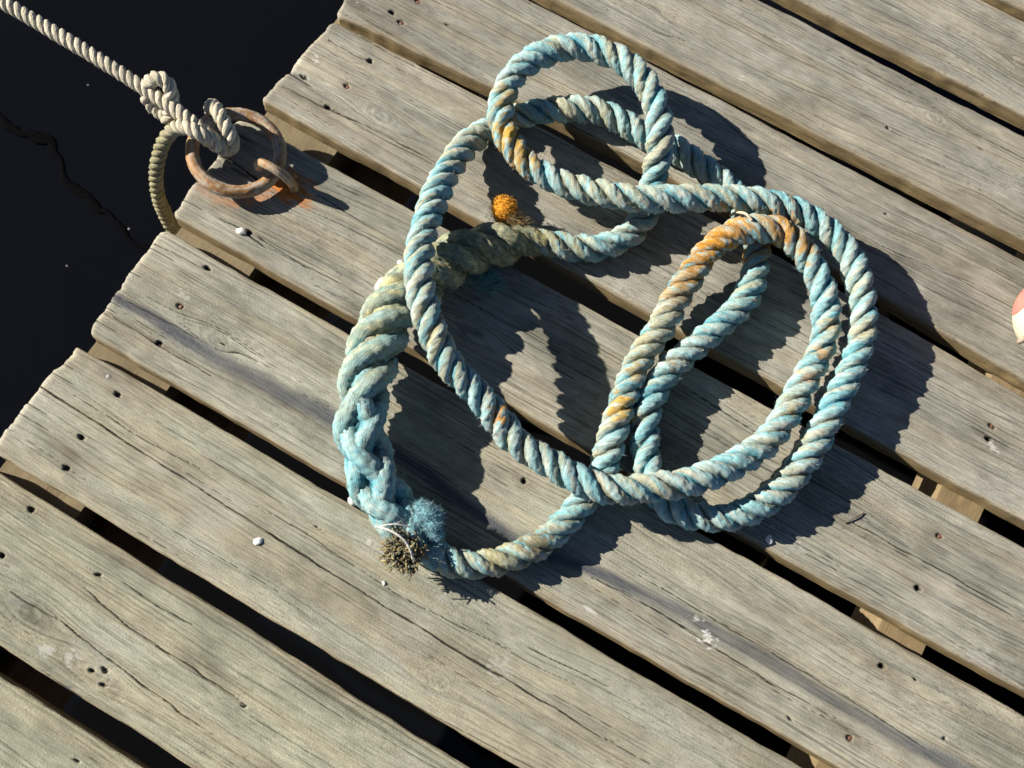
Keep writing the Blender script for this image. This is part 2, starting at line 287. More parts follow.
    for wd, dp, P in lst:
        if P[0] == 'g':
            _, x0, ln, y0 = P
            i0 = np.searchsorted(u, max(x0, 0)); i1 = np.searchsorted(u, x0 + ln)
            if i1 - i0 < 3: continue
            sl = slice(i0, i1)
            # follow the grain: constant T
            jm = np.argmin(np.abs(Y[i0] - y0)); t0 = T[i0, jm]
            q = np.abs(T[sl] - t0)
            near = np.abs(Y[sl] - y0) < 22
            f = np.clip((X[sl] - x0) / ln, 0, 1)
            env = np.sin(np.pi * np.clip(f, .02, .98)) ** .5 if x0 > 0 else (1 - f) ** .6
            wloc = wd * env * (.6 + .8 * vnoise(X[sl] / 9, 0 * X[sl], seed + 40))
            c = (1 - sstep(.35, 1.15, q / np.maximum(wloc, .05))) * near * (env > .05)
        else:
            P = np.array(P)
            i0 = np.searchsorted(u, max(P[0, 0], 0) - .01); i1 = np.searchsorted(u, P[-1, 0])
            sl = slice(i0, i1)
            yc = np.interp(X[sl], P[:, 0], P[:, 1]) + (fbm(X[sl] / 22, 0 * X[sl] + 7, seed + 50, 3) - .5) * 2.6
            f = np.clip((X[sl] - P[0, 0]) / (P[-1, 0] - P[0, 0]), 0, 1)
            env = np.clip(np.minimum(f * 9 + (.9 if P[0, 0] < 4 else .15), (1 - f) * 5 + .1), 0, 1)
            wloc = wd * .72 * env * (.55 + .9 * vnoise(X[sl] / 16, 0 * X[sl], seed + 41))
            c = (1 - sstep(.4, 1.1, np.abs(Y[sl] - yc) / np.maximum(wloc, .05)))
        crack[sl] = np.maximum(crack[sl], c)
        cdeep[sl] = np.maximum(cdeep[sl], c * dp)
    # nail holes and pecked pits
    hole = np.zeros_like(X); rustn = np.zeros_like(X)
    for (p, nx, ny, kind) in NAILS:
        if p != idx: continue
        rr = np.hypot((X - nx) / 1.25, Y - ny)
        jag = rr + (vnoise(X / 1.6, Y / 1.6, seed) - .5) * 1.6
        if kind in (0, 1): hole = np.maximum(hole, 1 - sstep(2.0, 3.1, jag))
        elif kind == 2: hole = np.maximum(hole, .7 * (1 - sstep(2.2, 3.2, jag)))
        rustn = np.maximum(rustn, .45 * np.exp(-(np.hypot((X - nx) / 3.2, Y - ny) / 4.5) ** 2))
    for (p, nx, ny, r) in PITS:
        if p != idx: continue
        jag = np.hypot((X - nx) / 1.8, Y - ny) + (vnoise(X / 1.5, Y / 1.5, seed + 2) - .5) * 2
        hole = np.maximum(hole, .8 * (1 - sstep(r * .6, r, jag)))
    # height (mm)
    z = -.9 * ((V - .5) * 2) ** 2 * vnoise(X / 300, 0 * X, seed + 9)
    z += (fbm(X / 150, Y / 60, seed + 10, 2) - .5) * .9
    z -= gl * .65 + gl2 * .15 + late * .25 + (1 - g3) * .12 + (1 - g1) * .22
    z += knotring * .25 + .5 * nearknot * (vnoise(X / 5, Y / 5, seed) - .5)
    z -= cdeep * 1.0 + hole * 4.0
    r_e = 2.2 + 2.6 * vnoise(X / 60, 0 * X + 2, seed + 12)
    def rnd(d, r):
        q = np.clip(d / r, 0, 1)
        return -r * (1 - np.sqrt(np.clip(1 - (1 - q) ** 2, 0, 1)))
    r_end = 5 + 3 * vnoise(Y / 9, 0 * Y, seed + 13)
    worn = rnd(dn, r_e) * .8 + rnd(df, r_e * .8) * .7 + rnd(U, r_end) * .8
    z += np.maximum(worn, -9)
    # colour: silver-grey weathered softwood, warmer where worn
    st_ = STREAK.get(idx, 1.)
    tone = .765 + .36 * st_ * (grain - .5) * 1.3 + .45 * st_ * (broad - .5) + .50 * (blot - .5) + .30 * (fbm(X / 16, Y / 9, seed + 60, 3) - .5) - .13 * st_ * late
    tone = tone * (1 - (.30 + .26 * st_) * gl) * (1 - (.12 + .22 * st_) * gl2)
    warm = sstep(.42, .68, fbm(X / 190, T / 14, seed + 14, 3))
    grey = np.array([.350, .338, .285]) * LIGHT.get(idx, 1.); tan_ = np.array([.375, .326, .222]) * LIGHT.get(idx, 1.); green = np.array([.362, .360, .262])
    gk = GREEN.get(idx, 0.)
    base = grey * (1 - gk) + green * gk
    col = base[None, None] * (1 - .42 * warm[..., None]) + tan_[None, None] * .42 * warm[..., None]
    col = col * tone[..., None]
    pale = sstep(.60, .78, fbm(X / 70, Y / 40, seed + 15, 4))
    col = col * (1 - .25 * pale[..., None]) + np.array([.40, .39, .35]) * .25 * pale[..., None]
    # sides of the plank keep a browner skin
    side = np.exp(-np.minimum(dn, df) / 2.2)[..., None]
    col = col * (1 - .5 * side) + np.array([.30, .225, .12]) * .5 * side
    endw = np.exp(-U / 5)[..., None]
    col = col * (1 - .35 * endw) + np.array([.40, .35, .27]) * .35 * endw
    # speckled mildew
    speck = sstep(.68, .82, fbm(X / 4, Y / 1.6, seed + 16, 3)) * sstep(.45, .7, fbm(X / 80, Y / 60, seed + 18, 2))
    col *= (1 - .38 * speck[..., None])
    col *= (1 - .75 * knotdark.clip(0, 1)[..., None]) * (1 - .10 * np.clip(knotring, 0, 1)[..., None])
    col = col * (1 - rustn[..., None]) + np.array([.12, .09, .06]) * rustn[..., None]
    col *= (1 - .88 * crack[..., None]) * (1 - .90 * hole.clip(0, 1)[..., None])
    if idx == 6:                                        # blue-grey stain running along the grain
        P = np.array(STAIN_A)
        yc = np.interp(X, P[:, 0], P[:, 1]) + (fbm(X / 40, 0 * X, 77, 2) - .5) * 4
        q = (Y - yc) / (6.0 + 4.5 * vnoise(X / 120, 0 * X, 78))
        s = np.exp(-np.abs(q) ** 2.6) * (.82 + .18 * fbm(X / 50, T / 3, 79, 3)) * (.74 + .26 * sstep(.3, .6, fbm(X / 160, Y / 20 + 3, 80, 2)))
        s = np.maximum(s, np.exp(-((X - 100) / 60) ** 2 - (q * .9) ** 2) * .6)[..., None]
        col = col * (1 - s) + np.array([.062, .068, .082]) * s
    if idx == 5:                                        # rust bleeding from the ring's staple
        q = np.hypot((X - 78) / 1.5, (Y + 44)) + (fbm(X / 12, Y / 5, 81, 3) - .5) * 26
        s = (1 - sstep(6, 24, q)) * .95
        q2 = np.abs(np.hypot(X - 24, Y + 46) - 47) + (fbm(X / 9, Y / 5, 82, 3) - .5) * 14
        s2 = (1 - sstep(0, 9, q2)) * .45 * (X < 75) * sstep(-130, -70, Y) * (Y < -60)
        s = np.maximum(s, s2)[..., None]
        rc = np.array([.46, .16, .03]) * (.55 + .9 * fbm(X / 7, Y / 5, 83, 3))[..., None]
        col = col * (1 - s) + rc * s
    for (p, bx, by, br, bc, bs) in BLOTS:
        if p != idx: continue
        q = np.hypot((X - bx) / 1.5, Y - by) / br + (fbm(X / 4, Y / 3, seed + 20, 4) - .5) * 3.0
        s = ((1 - sstep(.45, .80, q)) * bs)[..., None]
        col = col * (1 - s) + np.array(bc) * s
    nu, nv = X.shape
    verts = np.stack([X, Y, z], -1).reshape(-1, 3)
    cols = col.reshape(-1, 3)
    ii = np.arange(nu * nv).reshape(nu, nv)
    quads = [np.stack([ii[:-1, :-1], ii[1:, :-1], ii[1:, 1:], ii[:-1, 1:]], -1).reshape(-1, 4)]
    # skirt round the outline
    ring = np.concatenate([ii[:, 0], ii[-1, 1:], ii[-2::-1, -1], ii[0, -2:0:-1]])
    nr = len(ring)
    outn = np.zeros((nr, 2))
    rx, ry = verts[ring, 0], verts[ring, 1]
    prev = ring
    allv = [verts]; allc = [cols]
    base_n = len(verts)
    rows = 6
    for k in range(1, rows + 1):
        f = k / rows
        zz = verts[ring, 2] * (1 - f) + (-TH / MM) * f
        jig = (fbm(rx / 40 + ry / 40, zz / 4 + 0 * rx, seed + 21, 3) - .5) * 1.6 * min(1, k) * (1 if k < rows else .3)
        v = np.stack([rx + jig * .3, ry + jig, zz], -1)
        streak = fbm(rx / 60, zz / 3 + ry / 9, seed + 22, 3)[:, None]
        c = np.array([.30, .225, .115]) * (.5 + .9 * streak) * (1 - .5 * f * vnoise(rx / 30, ry / 30, seed + 23)[:, None])
        cur = base_n + np.arange(nr)
        quads.append(np.stack([prev, np.roll(prev, -1), np.roll(cur, -1), cur], -1)[:, ::-1])
        allv.append(v); allc.append(c); prev = cur; base_n += nr
    V_ = np.concatenate(allv) * MM; C_ = np.concatenate(allc)
    me = mesh('plank', V_, np.concatenate(quads), C_)
    # underside
    o = link('plank', me, M_WOOD, parent)
    return o

KNOTS = {4: [(118, 78, 11, .0), (560, 60, 7, .3)], 6: [(112, -222, 12, .15), (640, -190, 6, .2)], 7: [(470, -395, 8, .2), (830, -330, 9, .3)],
         8: [(118, -527, 13, .35), (205, -540, 9, .3)], 3: [(500, 205, 8, .3), (905, 230, 9, .3)], 2: [(640, 400, 8, .25), (330, 360, 7, .2)], 5: [(330, -85, 9, .25), (1000, -40, 9, .2)],
         1: [(700, 520, 10, .3)], 9: [(260, -650, 9, .3)], 0: [(760, 650, 9, .3)]}
PITS = [(8, 205, -535, 2.6), (8, 150, -468, 2), (7, 690, -395, 2.4), (4, 24, 75, 3), (3, 120, 215, 1.6), (6, 770, -262, 1.4),
        (6, 120, -222, 1.6), (2, 600, 360, 1.4), (5, 560, -100, 1.4), (7, 300, -330, 1.2), (8, 330, -500, 1.4), (8, 212, -546, 2.2), (8, 196, -541, 1.8), (9, 230, -610, 1.6),
        (6, 860, -170, 1.3), (6, 905, -205, 1.3), (4, 500, 100, 1.4), (3, 640, 262, 1.3), (2, 700, 392, 1.4)]
STREAK = {4: .8, 6: .75, 7: .35, 8: .7, 9: .5, 5: .9, 2: .8, 1: .8}
LIGHT = {0: .98, 1: 1.0, 2: .95, 3: .90, 4: 1.0, 5: .94, 6: 1.05, 7: 1.02}
GREEN = {9: .9, 8: .85, 7: .6, 6: .35, 5: .15}
white_ = (.62, .61, .57)
BLOTS = [(6, 671.8, -236.4, 7, white_, .85), (6, 655, -224, 3, white_, .5), (7, 512, -356, 12, (.47, .46, .42), .35), (7, 440, -330, 10, (.45, .44, .4), .25), (6, 560, -268, 4, white_, .5),
         (4, 23, 101, 4, white_, .7), (8, 172, -541, 7, (.46, .45, .43), .5), (4, 839, 80, 5, (.5, .49, .45), .6), (5, 700, -112, 10, (.44, .43, .40), .3), (7, 350, -318, 3.5, white_, .5),
         (8, 150, -545, 6, (.45, .45, .43), .5), (5, 905, -118, 12, (.45, .44, .42), .25), (6, 60, -200, 6, (.45, .44, .41), .4), (2, 430, 330, 3, white_, .5), (8, 185, -566, 4.5, (.08, .08, .09), .7)]
CRACKS.setdefault(5, []).append((2.3, 6, [(-9., -46.), (6., -48.), (20., -50.), (34., -51.), (60., -52)]))
CRACKS.setdefault(4, []).append((1.8, 4, [(1., 73.), (12., 71.), (26., 69.5), (40., 69)]))

jetty = root('wooden_jetty', (0, 0, 0), 'weathered grey plank jetty with dark gaps between its boards and worn ends over black water', 'jetty')
planks = {}
for i, (ne, fa) in enumerate(PLANK_EDGES):
    planks[i] = plank(i, ne, fa, PLANK_ENDS.get(i), CRACKS.get(i, []), 100 + i * 31, jetty)
plank(20, [728.] * 12, [853.] * 12, None, [], 901, jetty, fine=False)
plank(21, [873.] * 12, [998.] * 12, None, [], 931, jetty, fine=False)
plank(22, [-862.] * 12, [-737.] * 12, None, [], 961, jetty, fine=False)
plank(23, [-1007.] * 12, [-882.] * 12, None, [], 991, jetty, fine=False)

# nails: a small head sunk in its hole, each a part of its plank
def disc(cx, cy, z, r, h, colr, seed):
    n = 12
    prof = [(0, h), (r * .6, h * .95), (r * .92, h * .6), (r, 0), (r * .5, -h * 2.2)]
    vs = []; rr = np.random.default_rng(seed)
    for pr, pz in prof:
        for k in range(n):
            a = 2 * math.pi * k / n
            vs.append((cx + pr * math.cos(a) * rr.uniform(.93, 1.07), cy + pr * math.sin(a) * rr.uniform(.93, 1.07), z + pz))
    q = [(i * n + k, i * n + (k + 1) % n, (i + 1) * n + (k + 1) % n, (i + 1) * n + k)[::-1] for i in range(len(prof) - 1) for k in range(n)]
    me = mesh('nail', np.array(vs) * MM, q, np.tile(colr, (len(vs), 1)))
    return me
for k, (p, nx, ny, kind) in enumerate(NAILS):
    if kind == 3: me = disc(nx, ny, -1.1, 2.3, .35, (.26, .26, .25), k); lab = 'shiny grey nail head'
    elif kind == 2: me = disc(nx, ny, -2.6, 2.5, .8, (.16, .075, .045), k); lab = None
    else: me = disc(nx, ny, -5.2, 2.0, .6, (.05, .04, .035), k); lab = None
    o = link('nail', me, M_RUST, planks[p])
    if lab: o['label'] = lab

def box(name, x0, x1, y0, y1, z0, z1, colr, mat, parent, seed=0):
    nx, ny, nz = 6, 120, 5
    vs = []; qs = []
    def face(f, a, b):
        o_ = len(vs)
        for i in range(a + 1):
            for j in range(b + 1): vs.append(f(i / a, j / b))
        for i in range(a):
            for j in range(b):
                k = o_ + i * (b + 1) + j
                qs.append((k, k + b + 1, k + b + 2, k + 1))
    X = lambda s: x0 + (x1 - x0) * s
    Yy = lambda s: y0 + (y1 - y0) * s
    Z = lambda s: z0 + (z1 - z0) * s
    face(lambda s, t: (X(s), Yy(t), z1), nx, ny)
    face(lambda s, t: (X(1 - s), Yy(t), z0), nx, ny)
    face(lambda s, t: (x0, Yy(t), Z(s)), nz, ny)
    face(lambda s, t: (x1, Yy(t), Z(1 - s)), nz, ny)
    face(lambda s, t: (X(t), y0, Z(s)), nz, nx)
    face(lambda s, t: (X(t), y1, Z(1 - s)), nz, nx)
    v = np.array(vs)
    w = (fbm(v[:, 1] / 60, v[:, 0] / 30 + v[:, 2] / 30, seed, 3) - .5)
    v[:, 0] += w * 3
    c = np.array(colr)[None] * (.65 + .7 * fbm(v[:, 1] / 25, v[:, 0] / 8 + v[:, 2] / 8, seed + 1, 3))[:, None]
    return link(name, mesh(name, v * MM, qs, c, smooth=False), mat, parent)
M_BEAM = surface('beam_wood', .85, (500, 60, 500), .25, .5, .001, .2)
ZT = -TH / MM - .4
box('stringer', 3, 93, -1005, 996, -125, ZT, (.175, .14, .085), M_BEAM, jetty, 3)
box('stringer', 817, 864, -1005, 996, -125, ZT, (.19, .142, .078), M_BEAM, jetty, 5)
box('crossbeam', 112, 152, -1005, 996, -150, -62, (.24, .13, .065), M_BEAM, jetty, 7)
box('stringer', 1440, 1487, -1005, 996, -125, ZT, (.30, .22, .12), M_BEAM, jetty, 9)
for px, py in ((58, -900), (58, 560), (840, -900), (840, 560), (1463, -900), (1463, 560)):
    n = 20; vs = []; qs = []
    zs = np.linspace(-128, -900, 14)
    for z in zs:
        for k in range(n):
            a = 2 * math.pi * k / n
            r = 60 + 5 * math.sin(a * 3 + z * .01)
            vs.append((px + r * math.cos(a), py + r * math.sin(a), z))
    for i in range(len(zs) - 1):
        for k in range(n): qs.append((i * n + k, i * n + (k + 1) % n, (i + 1) * n + (k + 1) % n, (i + 1) * n + k)[::-1])
    link('pile', mesh('pile', np.array(vs) * MM, qs, np.tile((.09, .07, .05), (len(vs), 1))), M_BEAM, jetty)

# ------------------------------------------------------------------ ropes
def spline(P, step, closed=False):
    P = np.array(P, float)
    n = len(P)
    d = np.linalg.norm(np.diff(P, axis=0), axis=1) ** .5
    t = np.concatenate([[0], np.cumsum(d)])
    # centripetal Catmull-Rom
    Pp = np.vstack([2 * P[0] - P[1], P, 2 * P[-1] - P[-2]])
    tt = np.concatenate([[t[0] - d[0]], t, [t[-1] + d[-1]]])
    out = []
    for i in range(1, n):
        t0, t1, t2, t3 = tt[i - 1:i + 3]
        p0, p1, p2, p3 = Pp[i - 1:i + 3]
        x = np.linspace(t1, t2, 24, endpoint=False)[:, None]
        a1 = (t1 - x) / (t1 - t0) * p0 + (x - t0) / (t1 - t0) * p1
        a2 = (t2 - x) / (t2 - t1) * p1 + (x - t1) / (t2 - t1) * p2
        a3 = (t3 - x) / (t3 - t2) * p2 + (x - t2) / (t3 - t2) * p3
        b1 = (t2 - x) / (t2 - t0) * a1 + (x - t0) / (t2 - t0) * a2
        b2 = (t3 - x) / (t3 - t1) * a2 + (x - t1) / (t3 - t1) * a3
        out.append((t2 - x) / (t2 - t1) * b1 + (x - t1) / (t2 - t1) * b2)
    Q = np.vstack(out + [P[-1:]])
    s = np.concatenate([[0], np.cumsum(np.linalg.norm(np.diff(Q, axis=0), axis=1))])
    m = int(s[-1] / step)
    si = np.linspace(0, s[-1], m)
    C = np.stack([np.interp(si, s, Q[:, k]) for k in range(3)], 1)
    # smooth
    for _ in range(6 if len(C) > 20 else 0):
        C[1:-1] = .25 * C[:-2] + .5 * C[1:-1] + .25 * C[2:]
    return C, si

def frames(C):
    T = np.gradient(C, axis=0); T /= np.linalg.norm(T, axis=1)[:, None]
    Nn = np.zeros_like(C)
    n = np.cross(T[0], (0, 0, 1.)); n /= np.linalg.norm(n)
    for i in range(len(C)):
        n = n - T[i] * (n @ T[i]); n /= np.linalg.norm(n); Nn[i] = n
    return T, Nn, np.cross(T, Nn)

def strand(S, rad, s, seed, sides=18, yarns=6, ytw=.16, outdir=None, amp=.07, lump=.08, rough=.09):
    """a strand: tube along S with its yarns twisted the other way, lumpy and worn"""
    T, A, B = frames(S)
    if outdir is not None:
        A = outdir - T * (outdir * T).sum(1)[:, None]; A /= np.linalg.norm(A, axis=1)[:, None]; B = np.cross(T, A)
    ph = np.linspace(0, 2 * np.pi, sides, endpoint=False)[None]
    r = rad[:, None] * (1 + amp * (np.abs(np.sin(yarns * .5 * ph - ytw * s[:, None] * .5 * yarns * .5)) * 2 - 1.2))
    r = r * (1 + lump * (vnoise(s[:, None] / 5., ph * 1.3, seed) - .5) * 2) * (1 + rough * (vnoise(s[:, None] / 2.2, ph * 3.2, seed + 1) - .5) * 2)
    V = S[:, None] + r[..., None] * (np.cos(ph)[..., None] * A[:, None] + np.sin(ph)[..., None] * B[:, None])
    Nm = (np.cos(ph)[..., None] * A[:, None] + np.sin(ph)[..., None] * B[:, None])
    n = len(S)
    ii = np.arange(n * sides).reshape(n, sides)
    q = np.stack([ii[:-1], np.roll(ii, -1, 1)[:-1], np.roll(ii, -1, 1)[1:], ii[1:]], -1).reshape(-1, 4)
    # caps
    c0 = n * sides
    tr = [(c0, (k + 1) % sides, k) for k in range(sides)] + [(c0 + 1, ii[-1, k], ii[-1, (k + 1) % sides]) for k in range(sides)]
    V2 = np.vstack([V.reshape(-1, 3), S[0] - T[0] * rad[0] * .4, S[-1] + T[-1] * rad[-1] * .4])
    return V2, q, np.array(tr), ph, Nm, T

def lay_of(s, ph, rad, tw, seed):
    """coordinates that run along the twisted yarns of a strand (mm), for the fibre texture"""
    a = ph - tw * s
    L_ = np.stack([s + 0 * a + seed * 31.7, rad * np.cos(a), rad * np.sin(a) + seed * 17.], -1)
    return np.vstack([L_.reshape(-1, 3), L_[0, :1], L_[-1, :1]])

class Acc:
    def __init__(s): s.v = []; s.q = []; s.t = []; s.c = []; s.l = []; s.n = 0
    def add(s, v, q, t=None, c=None, lay=None):
        s.v.append(v); s.q.append(np.asarray(q).reshape(-1, 4) + s.n)
        if t is not None: s.t.append(np.asarray(t).reshape(-1, 3) + s.n)
        s.c.append(c); s.l.append(np.array(v) if lay is None else lay); s.n += len(v)
    def build(s, name, mat, parent):
        me = mesh(name, np.vstack(s.v) * MM, np.vstack(s.q), np.vstack(s.c), tris=np.vstack(s.t) if s.t else None, lay=np.vstack(s.l))
        return link(name, me, mat, parent)

def fibres(P, D, Nm, ln, wd, cols, lift, r, segs=3):
    """short loose fibres as bent ribbons: roots P, lying along D, lifting along Nm"""
    n = len(P)
    side = np.cross(D, Nm); side /= np.linalg.norm(side, axis=1)[:, None] + 1e-9
    bend = r.normal(0, .55, (n, 1)); curl = r.normal(0, .5, (n, 1))
    pts = []
    for k in range(segs + 1):
        f = k / segs
        p = P + ln[:, None] * (D * f + Nm * (lift[:, None] * f * (1 - .45 * f * (1 + curl))) + side * bend * f * f)
        pts.append(p)
    vs = []
    for k in range(segs + 1):
        w = wd[:, None] * (1 - .75 * k / segs)
        vs += [pts[k] - side * w, pts[k] + side * w]
    V = np.stack(vs, 1).reshape(-1, 3)
    m = 2 * (segs + 1)
    base = (np.arange(n) * m)[:, None]
    q = np.concatenate([base + np.array([2 * k, 2 * k + 1, 2 * k + 3, 2 * k + 2])[None] for k in range(segs)], 0)
    C = np.repeat(cols, m, axis=0)
    return V, q, C

AQUA = np.array([.225, .43, .45]); PALE = np.array([.47, .545, .50]); TEAL = np.array([.045, .26, .34]); DIRT = np.array([.38, .35, .215])
ORNG = np.array([.52, .235, .018]); OLIV = np.array([.30, .25, .10]); BRWN = np.array([.13, .075, .035]); DARK = np.array([.05, .055, .045])
RSTY = np.array([.36, .205, .055]); ORN2 = np.array([.50, .31, .05])
ROPE_STAINS_ = [(18, 26, ORNG, 0.9), (17, 24, ORNG, 0.85), (16, 24, RSTY, 0.8), (15, 24, RSTY, 0.65), (19, 24, ORNG, 0.85), (22, 20, ORNG, 0.9), (23, 16, RSTY, 0.9), (21, 20, RSTY, 0.6), (54, 16, ORN2, 0.7), (106, 20, ORN2, 1), (105, 18, ORN2, 0.9), (2, 24, OLIV, 0.45), (3, 24, OLIV, 0.6), (4, 16, BRWN, 0.5), (105, 14, RSTY, 0.4), (41, 9, ORNG, 0.95), (41, 7, ORNG, 0.85), (11, 15, ORN2, 0.8), (11, 12, ORN2, 0.6), (12, 11, ORN2, 0.7), (4, 17, BRWN, 0.75), (4, 18, DIRT, 0.7), (26, 9, ORN2, 0.6), (27, 9, ORNG, 0.7), (28, 10, ORNG, 0.55), (14, 22, DIRT, 0.8), (13, 22, DIRT, 0.7), (123, 26, OLIV, 0.7), (124, 26, OLIV, 0.8), (122, 20, DIRT, 0.6), (46, 14, DIRT, 0.5), (44, 12, DIRT, 0.7), (45, 8, ORN2, 0.5), (102, 22, DIRT, 0.6), (103, 18, DIRT, 0.6), (101, 24, DIRT, 0.5), (74, 6, RSTY, 0.8), (29, 8, ORN2, 0.6), (90, 14, DIRT, 0.7), (32, 10, PALE, 0.6), (58, 14, DIRT, 0.7), (57, 12, OLIV, 0.35)]
# real stains of the rope, each (x, y, radius mm, colour, strength), placed where the rope wears them
STAINS = [(ROPE[i][0], ROPE[i][1], r, c, s) for i, r, c, s in ROPE_STAINS_]

def rope_colour(X, ph, s, seed, dirt=.5, crown=None):
    """colour of the blue rope at points X: faded aqua, bleached crowns, grime, rust"""
    x, y = X[..., 0], X[..., 1]
    n1 = fbm(s / 34, ph * .6, seed, 3); n2 = fbm(s / 9, ph * 2.2, seed + 3, 3); n3 = fbm(s / 120, 0 * ph, seed + 5, 2)
    fibre = vnoise(s / 6, ph * 6 + s * .12, seed + 7)
    c = AQUA + (PALE - AQUA) * (sstep(.40, .68, n1 * .55 + n2 * .45) * .62)[..., None]
    c = c + (TEAL - c) * (sstep(.56, .74, n2 * .5 + (1 - n1) * .5) * .75)[..., None]
    c = c + (DIRT - c) * np.clip(sstep(.50, .70, fbm(s / 26, ph * 1.2, seed + 9, 4) * .7 + n3 * .3) * dirt * 1.3, 0, .85)[..., None]
    if crown is not None:      # the dye lives on in the lay of the strands, the crowns are bleached and caked
        k = sstep(.15, .85, crown)[..., None]
        deep = TEAL * .80 + (DIRT * .40 - TEAL * .80) * sstep(.45, .6, n1)[..., None]
        c = deep + (c - deep) * (.25 + .75 * k)
        cake = sstep(.47, .60, fbm(s / 5, ph * 3.2, seed + 17, 4)) * sstep(.40, .60, fbm(s / 60, ph * .4, seed + 19, 3))
        c = c + (np.array([.42, .405, .33]) - c) * (cake[..., None] * k * .75)
    for (bx, by, br, bc, bs) in STAINS:
        q = np.hypot(x - bx, y - by) / br + (fbm(s / 5, ph * 1.9, seed + 11, 4) - .5) * 2.6
        lum = c.mean(-1, keepdims=True) / .42
        st = (1 - sstep(.40, 1.10, q)) * bs * (.72 + .28 * fibre) * (1 - .55 * sstep(.60, .72, n2))
        c = c + (bc * (.45 + .65 * lum) - c) * np.clip(st * 1.12, 0, 1)[..., None]
    sp = sstep(.72, .82, fbm(s / 3.2, ph * 4, seed + 13, 2))
    c = c + (BRWN * 1.4 - c) * (sp * .35)[..., None]
    return c * (.80 + .42 * fibre)[..., None]

def laid_rope(P, R, lay, seed, colour, name, mat, parent, step=1.0, th0=0., sides=18, fuzz=None, taper=None, nst=3):
    C, s = spline(P, step)
    T, A, B = frames(C)
    acc = Acc(); fz = []
    # lay length wanders a little, as in a used rope
    wob = np.cumsum(1 + .12 * (vnoise(s / 130, 0 * s, seed + 90) - .5) * 2) * (s[1] - s[0])
    Rv = R * (1 + .05 * (vnoise(s / 45, 0 * s, seed + 91) - .5) * 2)
    if taper is not None: Rv = Rv * taper(s / s[-1])
    for k in range(nst):
        th = th0 + 2 * np.pi * wob / lay + 2 * np.pi * k / nst
        rad_dir = np.cos(th)[:, None] * A + np.sin(th)[:, None] * B
        S = C + (Rv * .53)[:, None] * rad_dir
        rs = Rv * .485
        V, q, tr, ph, Nm, ST = strand(S, rs, s, seed + k * 7, sides, outdir=rad_dir)
        vv = V[:-2].reshape(len(S), sides, 3)
        ss = np.broadcast_to(s[:, None], vv.shape[:2]); pp = np.broadcast_to(ph + k * 2.1, vv.shape[:2])
        c = colour(vv, pp, ss, seed + 100 + k * 13, np.broadcast_to(np.cos(ph), vv.shape[:2]))
        cc = np.vstack([c.reshape(-1, 3), c[0].mean(0), c[-1].mean(0)])
        acc.add(V, q, tr, cc, lay_of(ss, ph, R * .5, .11, k + 1))
        fz.append((vv, Nm, ST, c, rad_dir))
    o = acc.build(name, mat, parent)
    if fuzz:
        cnt, l0, l1, w, lf = fuzz
        r = np.random.default_rng(seed + 5)
        Ps = []; Ds = []; Ns = []; Cs = []
        for vv, Nm, ST, c, rd in fz:
            i = r.integers(2, len(vv) - 2, cnt); j = r.integers(0, sides, cnt)
            ok = (Nm[i, j] * rd[i]).sum(1) > -.1
            # worn in patches
            ok &= r.random(cnt) < .25 + 1.1 * sstep(.45, .7, fbm(i * 1. / 40, i * 0., seed + 15, 2))
            i, j = i[ok], j[ok]
            d = ST[i] * r.choice([-1, 1], len(i))[:, None] + r.normal(0, .35, (len(i), 3))
            d /= np.linalg.norm(d, axis=1)[:, None]
            Ps.append(vv[i, j] - Nm[i, j] * .15); Ds.append(d); Ns.append(Nm[i, j]); Cs.append(c[i, j] * .70 + np.array([.46, .48, .43]) * .38)
        P_ = np.vstack(Ps); n = len(P_)
        V, q, Cc = fibres(P_, np.vstack(Ds), np.vstack(Ns), r.uniform(l0, l1, n), np.full(n, w), np.vstack(Cs), r.uniform(*lf, n), r)
        fo = link('loose_fibres', mesh('loose_fibres', V * MM, q, Cc), M_FIBRE, parent)
        fo['kind'] = 'stuff'
    return o

bl = root('mooring_rope', (.4, -.05, 0), 'thick faded blue three-strand rope lying in loose loops with a rust-stained bend on the planks', 'rope')
laid_rope(ROPE, 14.3, 63, 3, lambda X, p, s, sd, cr: rope_colour(X, p, s, sd, .62, cr), 'laid_rope', M_ROPE, bl, step=.9, th0=.4, fuzz=(15000, 1.0, 4.2, .17, (.2, 1.15)))

# the splice: both ends tucked into each other, six strands over and under
Cs, ss = spline(SPLICE, .9)
T, A, B = frames(Cs)
fr = ss / ss[-1]
env = sstep(0, .12, fr) * (1 - sstep(.84, .96, fr))
acc = Acc(); fzv = []
# heart of the splice: the tucked yarns lying inside
slim0 = 1 - .10 * (1 - sstep(.15, .30, fr))
V, q, tr, ph, Nm, ST = strand(Cs, slim0 * (4 + 9.0 * env), ss, 290, 20, yarns=12, ytw=.1, amp=.08, lump=.06)
p2 = np.broadcast_to(ph, (len(Cs), 20)); s2 = np.broadcast_to(ss[:, None], p2.shape)
cc = (np.array([.045, .15, .18]) + (np.array([.10, .085, .04]) - np.array([.045, .15, .18])) * (1 - sstep(.25, .6, fr))[:, None])[:, None] * (.6 + .8 * vnoise(s2 / 7, p2 * 4, 291))[..., None]
acc.add(V, q, tr, np.vstack([cc.reshape(-1, 3), cc[0].mean(0), cc[-1].mean(0)]), lay_of(s2, ph, 9., .07, 4))
sx = .60 * ss[-1]
phi = np.cumsum(2 * np.pi / (98 + 58 * sstep(sx - 40, sx + 40, ss))) * (ss[1] - ss[0])
px = np.interp(sx, ss, phi)
nx_ = round((2 * px + math.pi / 3) / (2 * math.pi / 3))
p1 = (2 * math.pi * nx_ / 3 - math.pi / 3) / 2                # where the tucks turn back against the lay
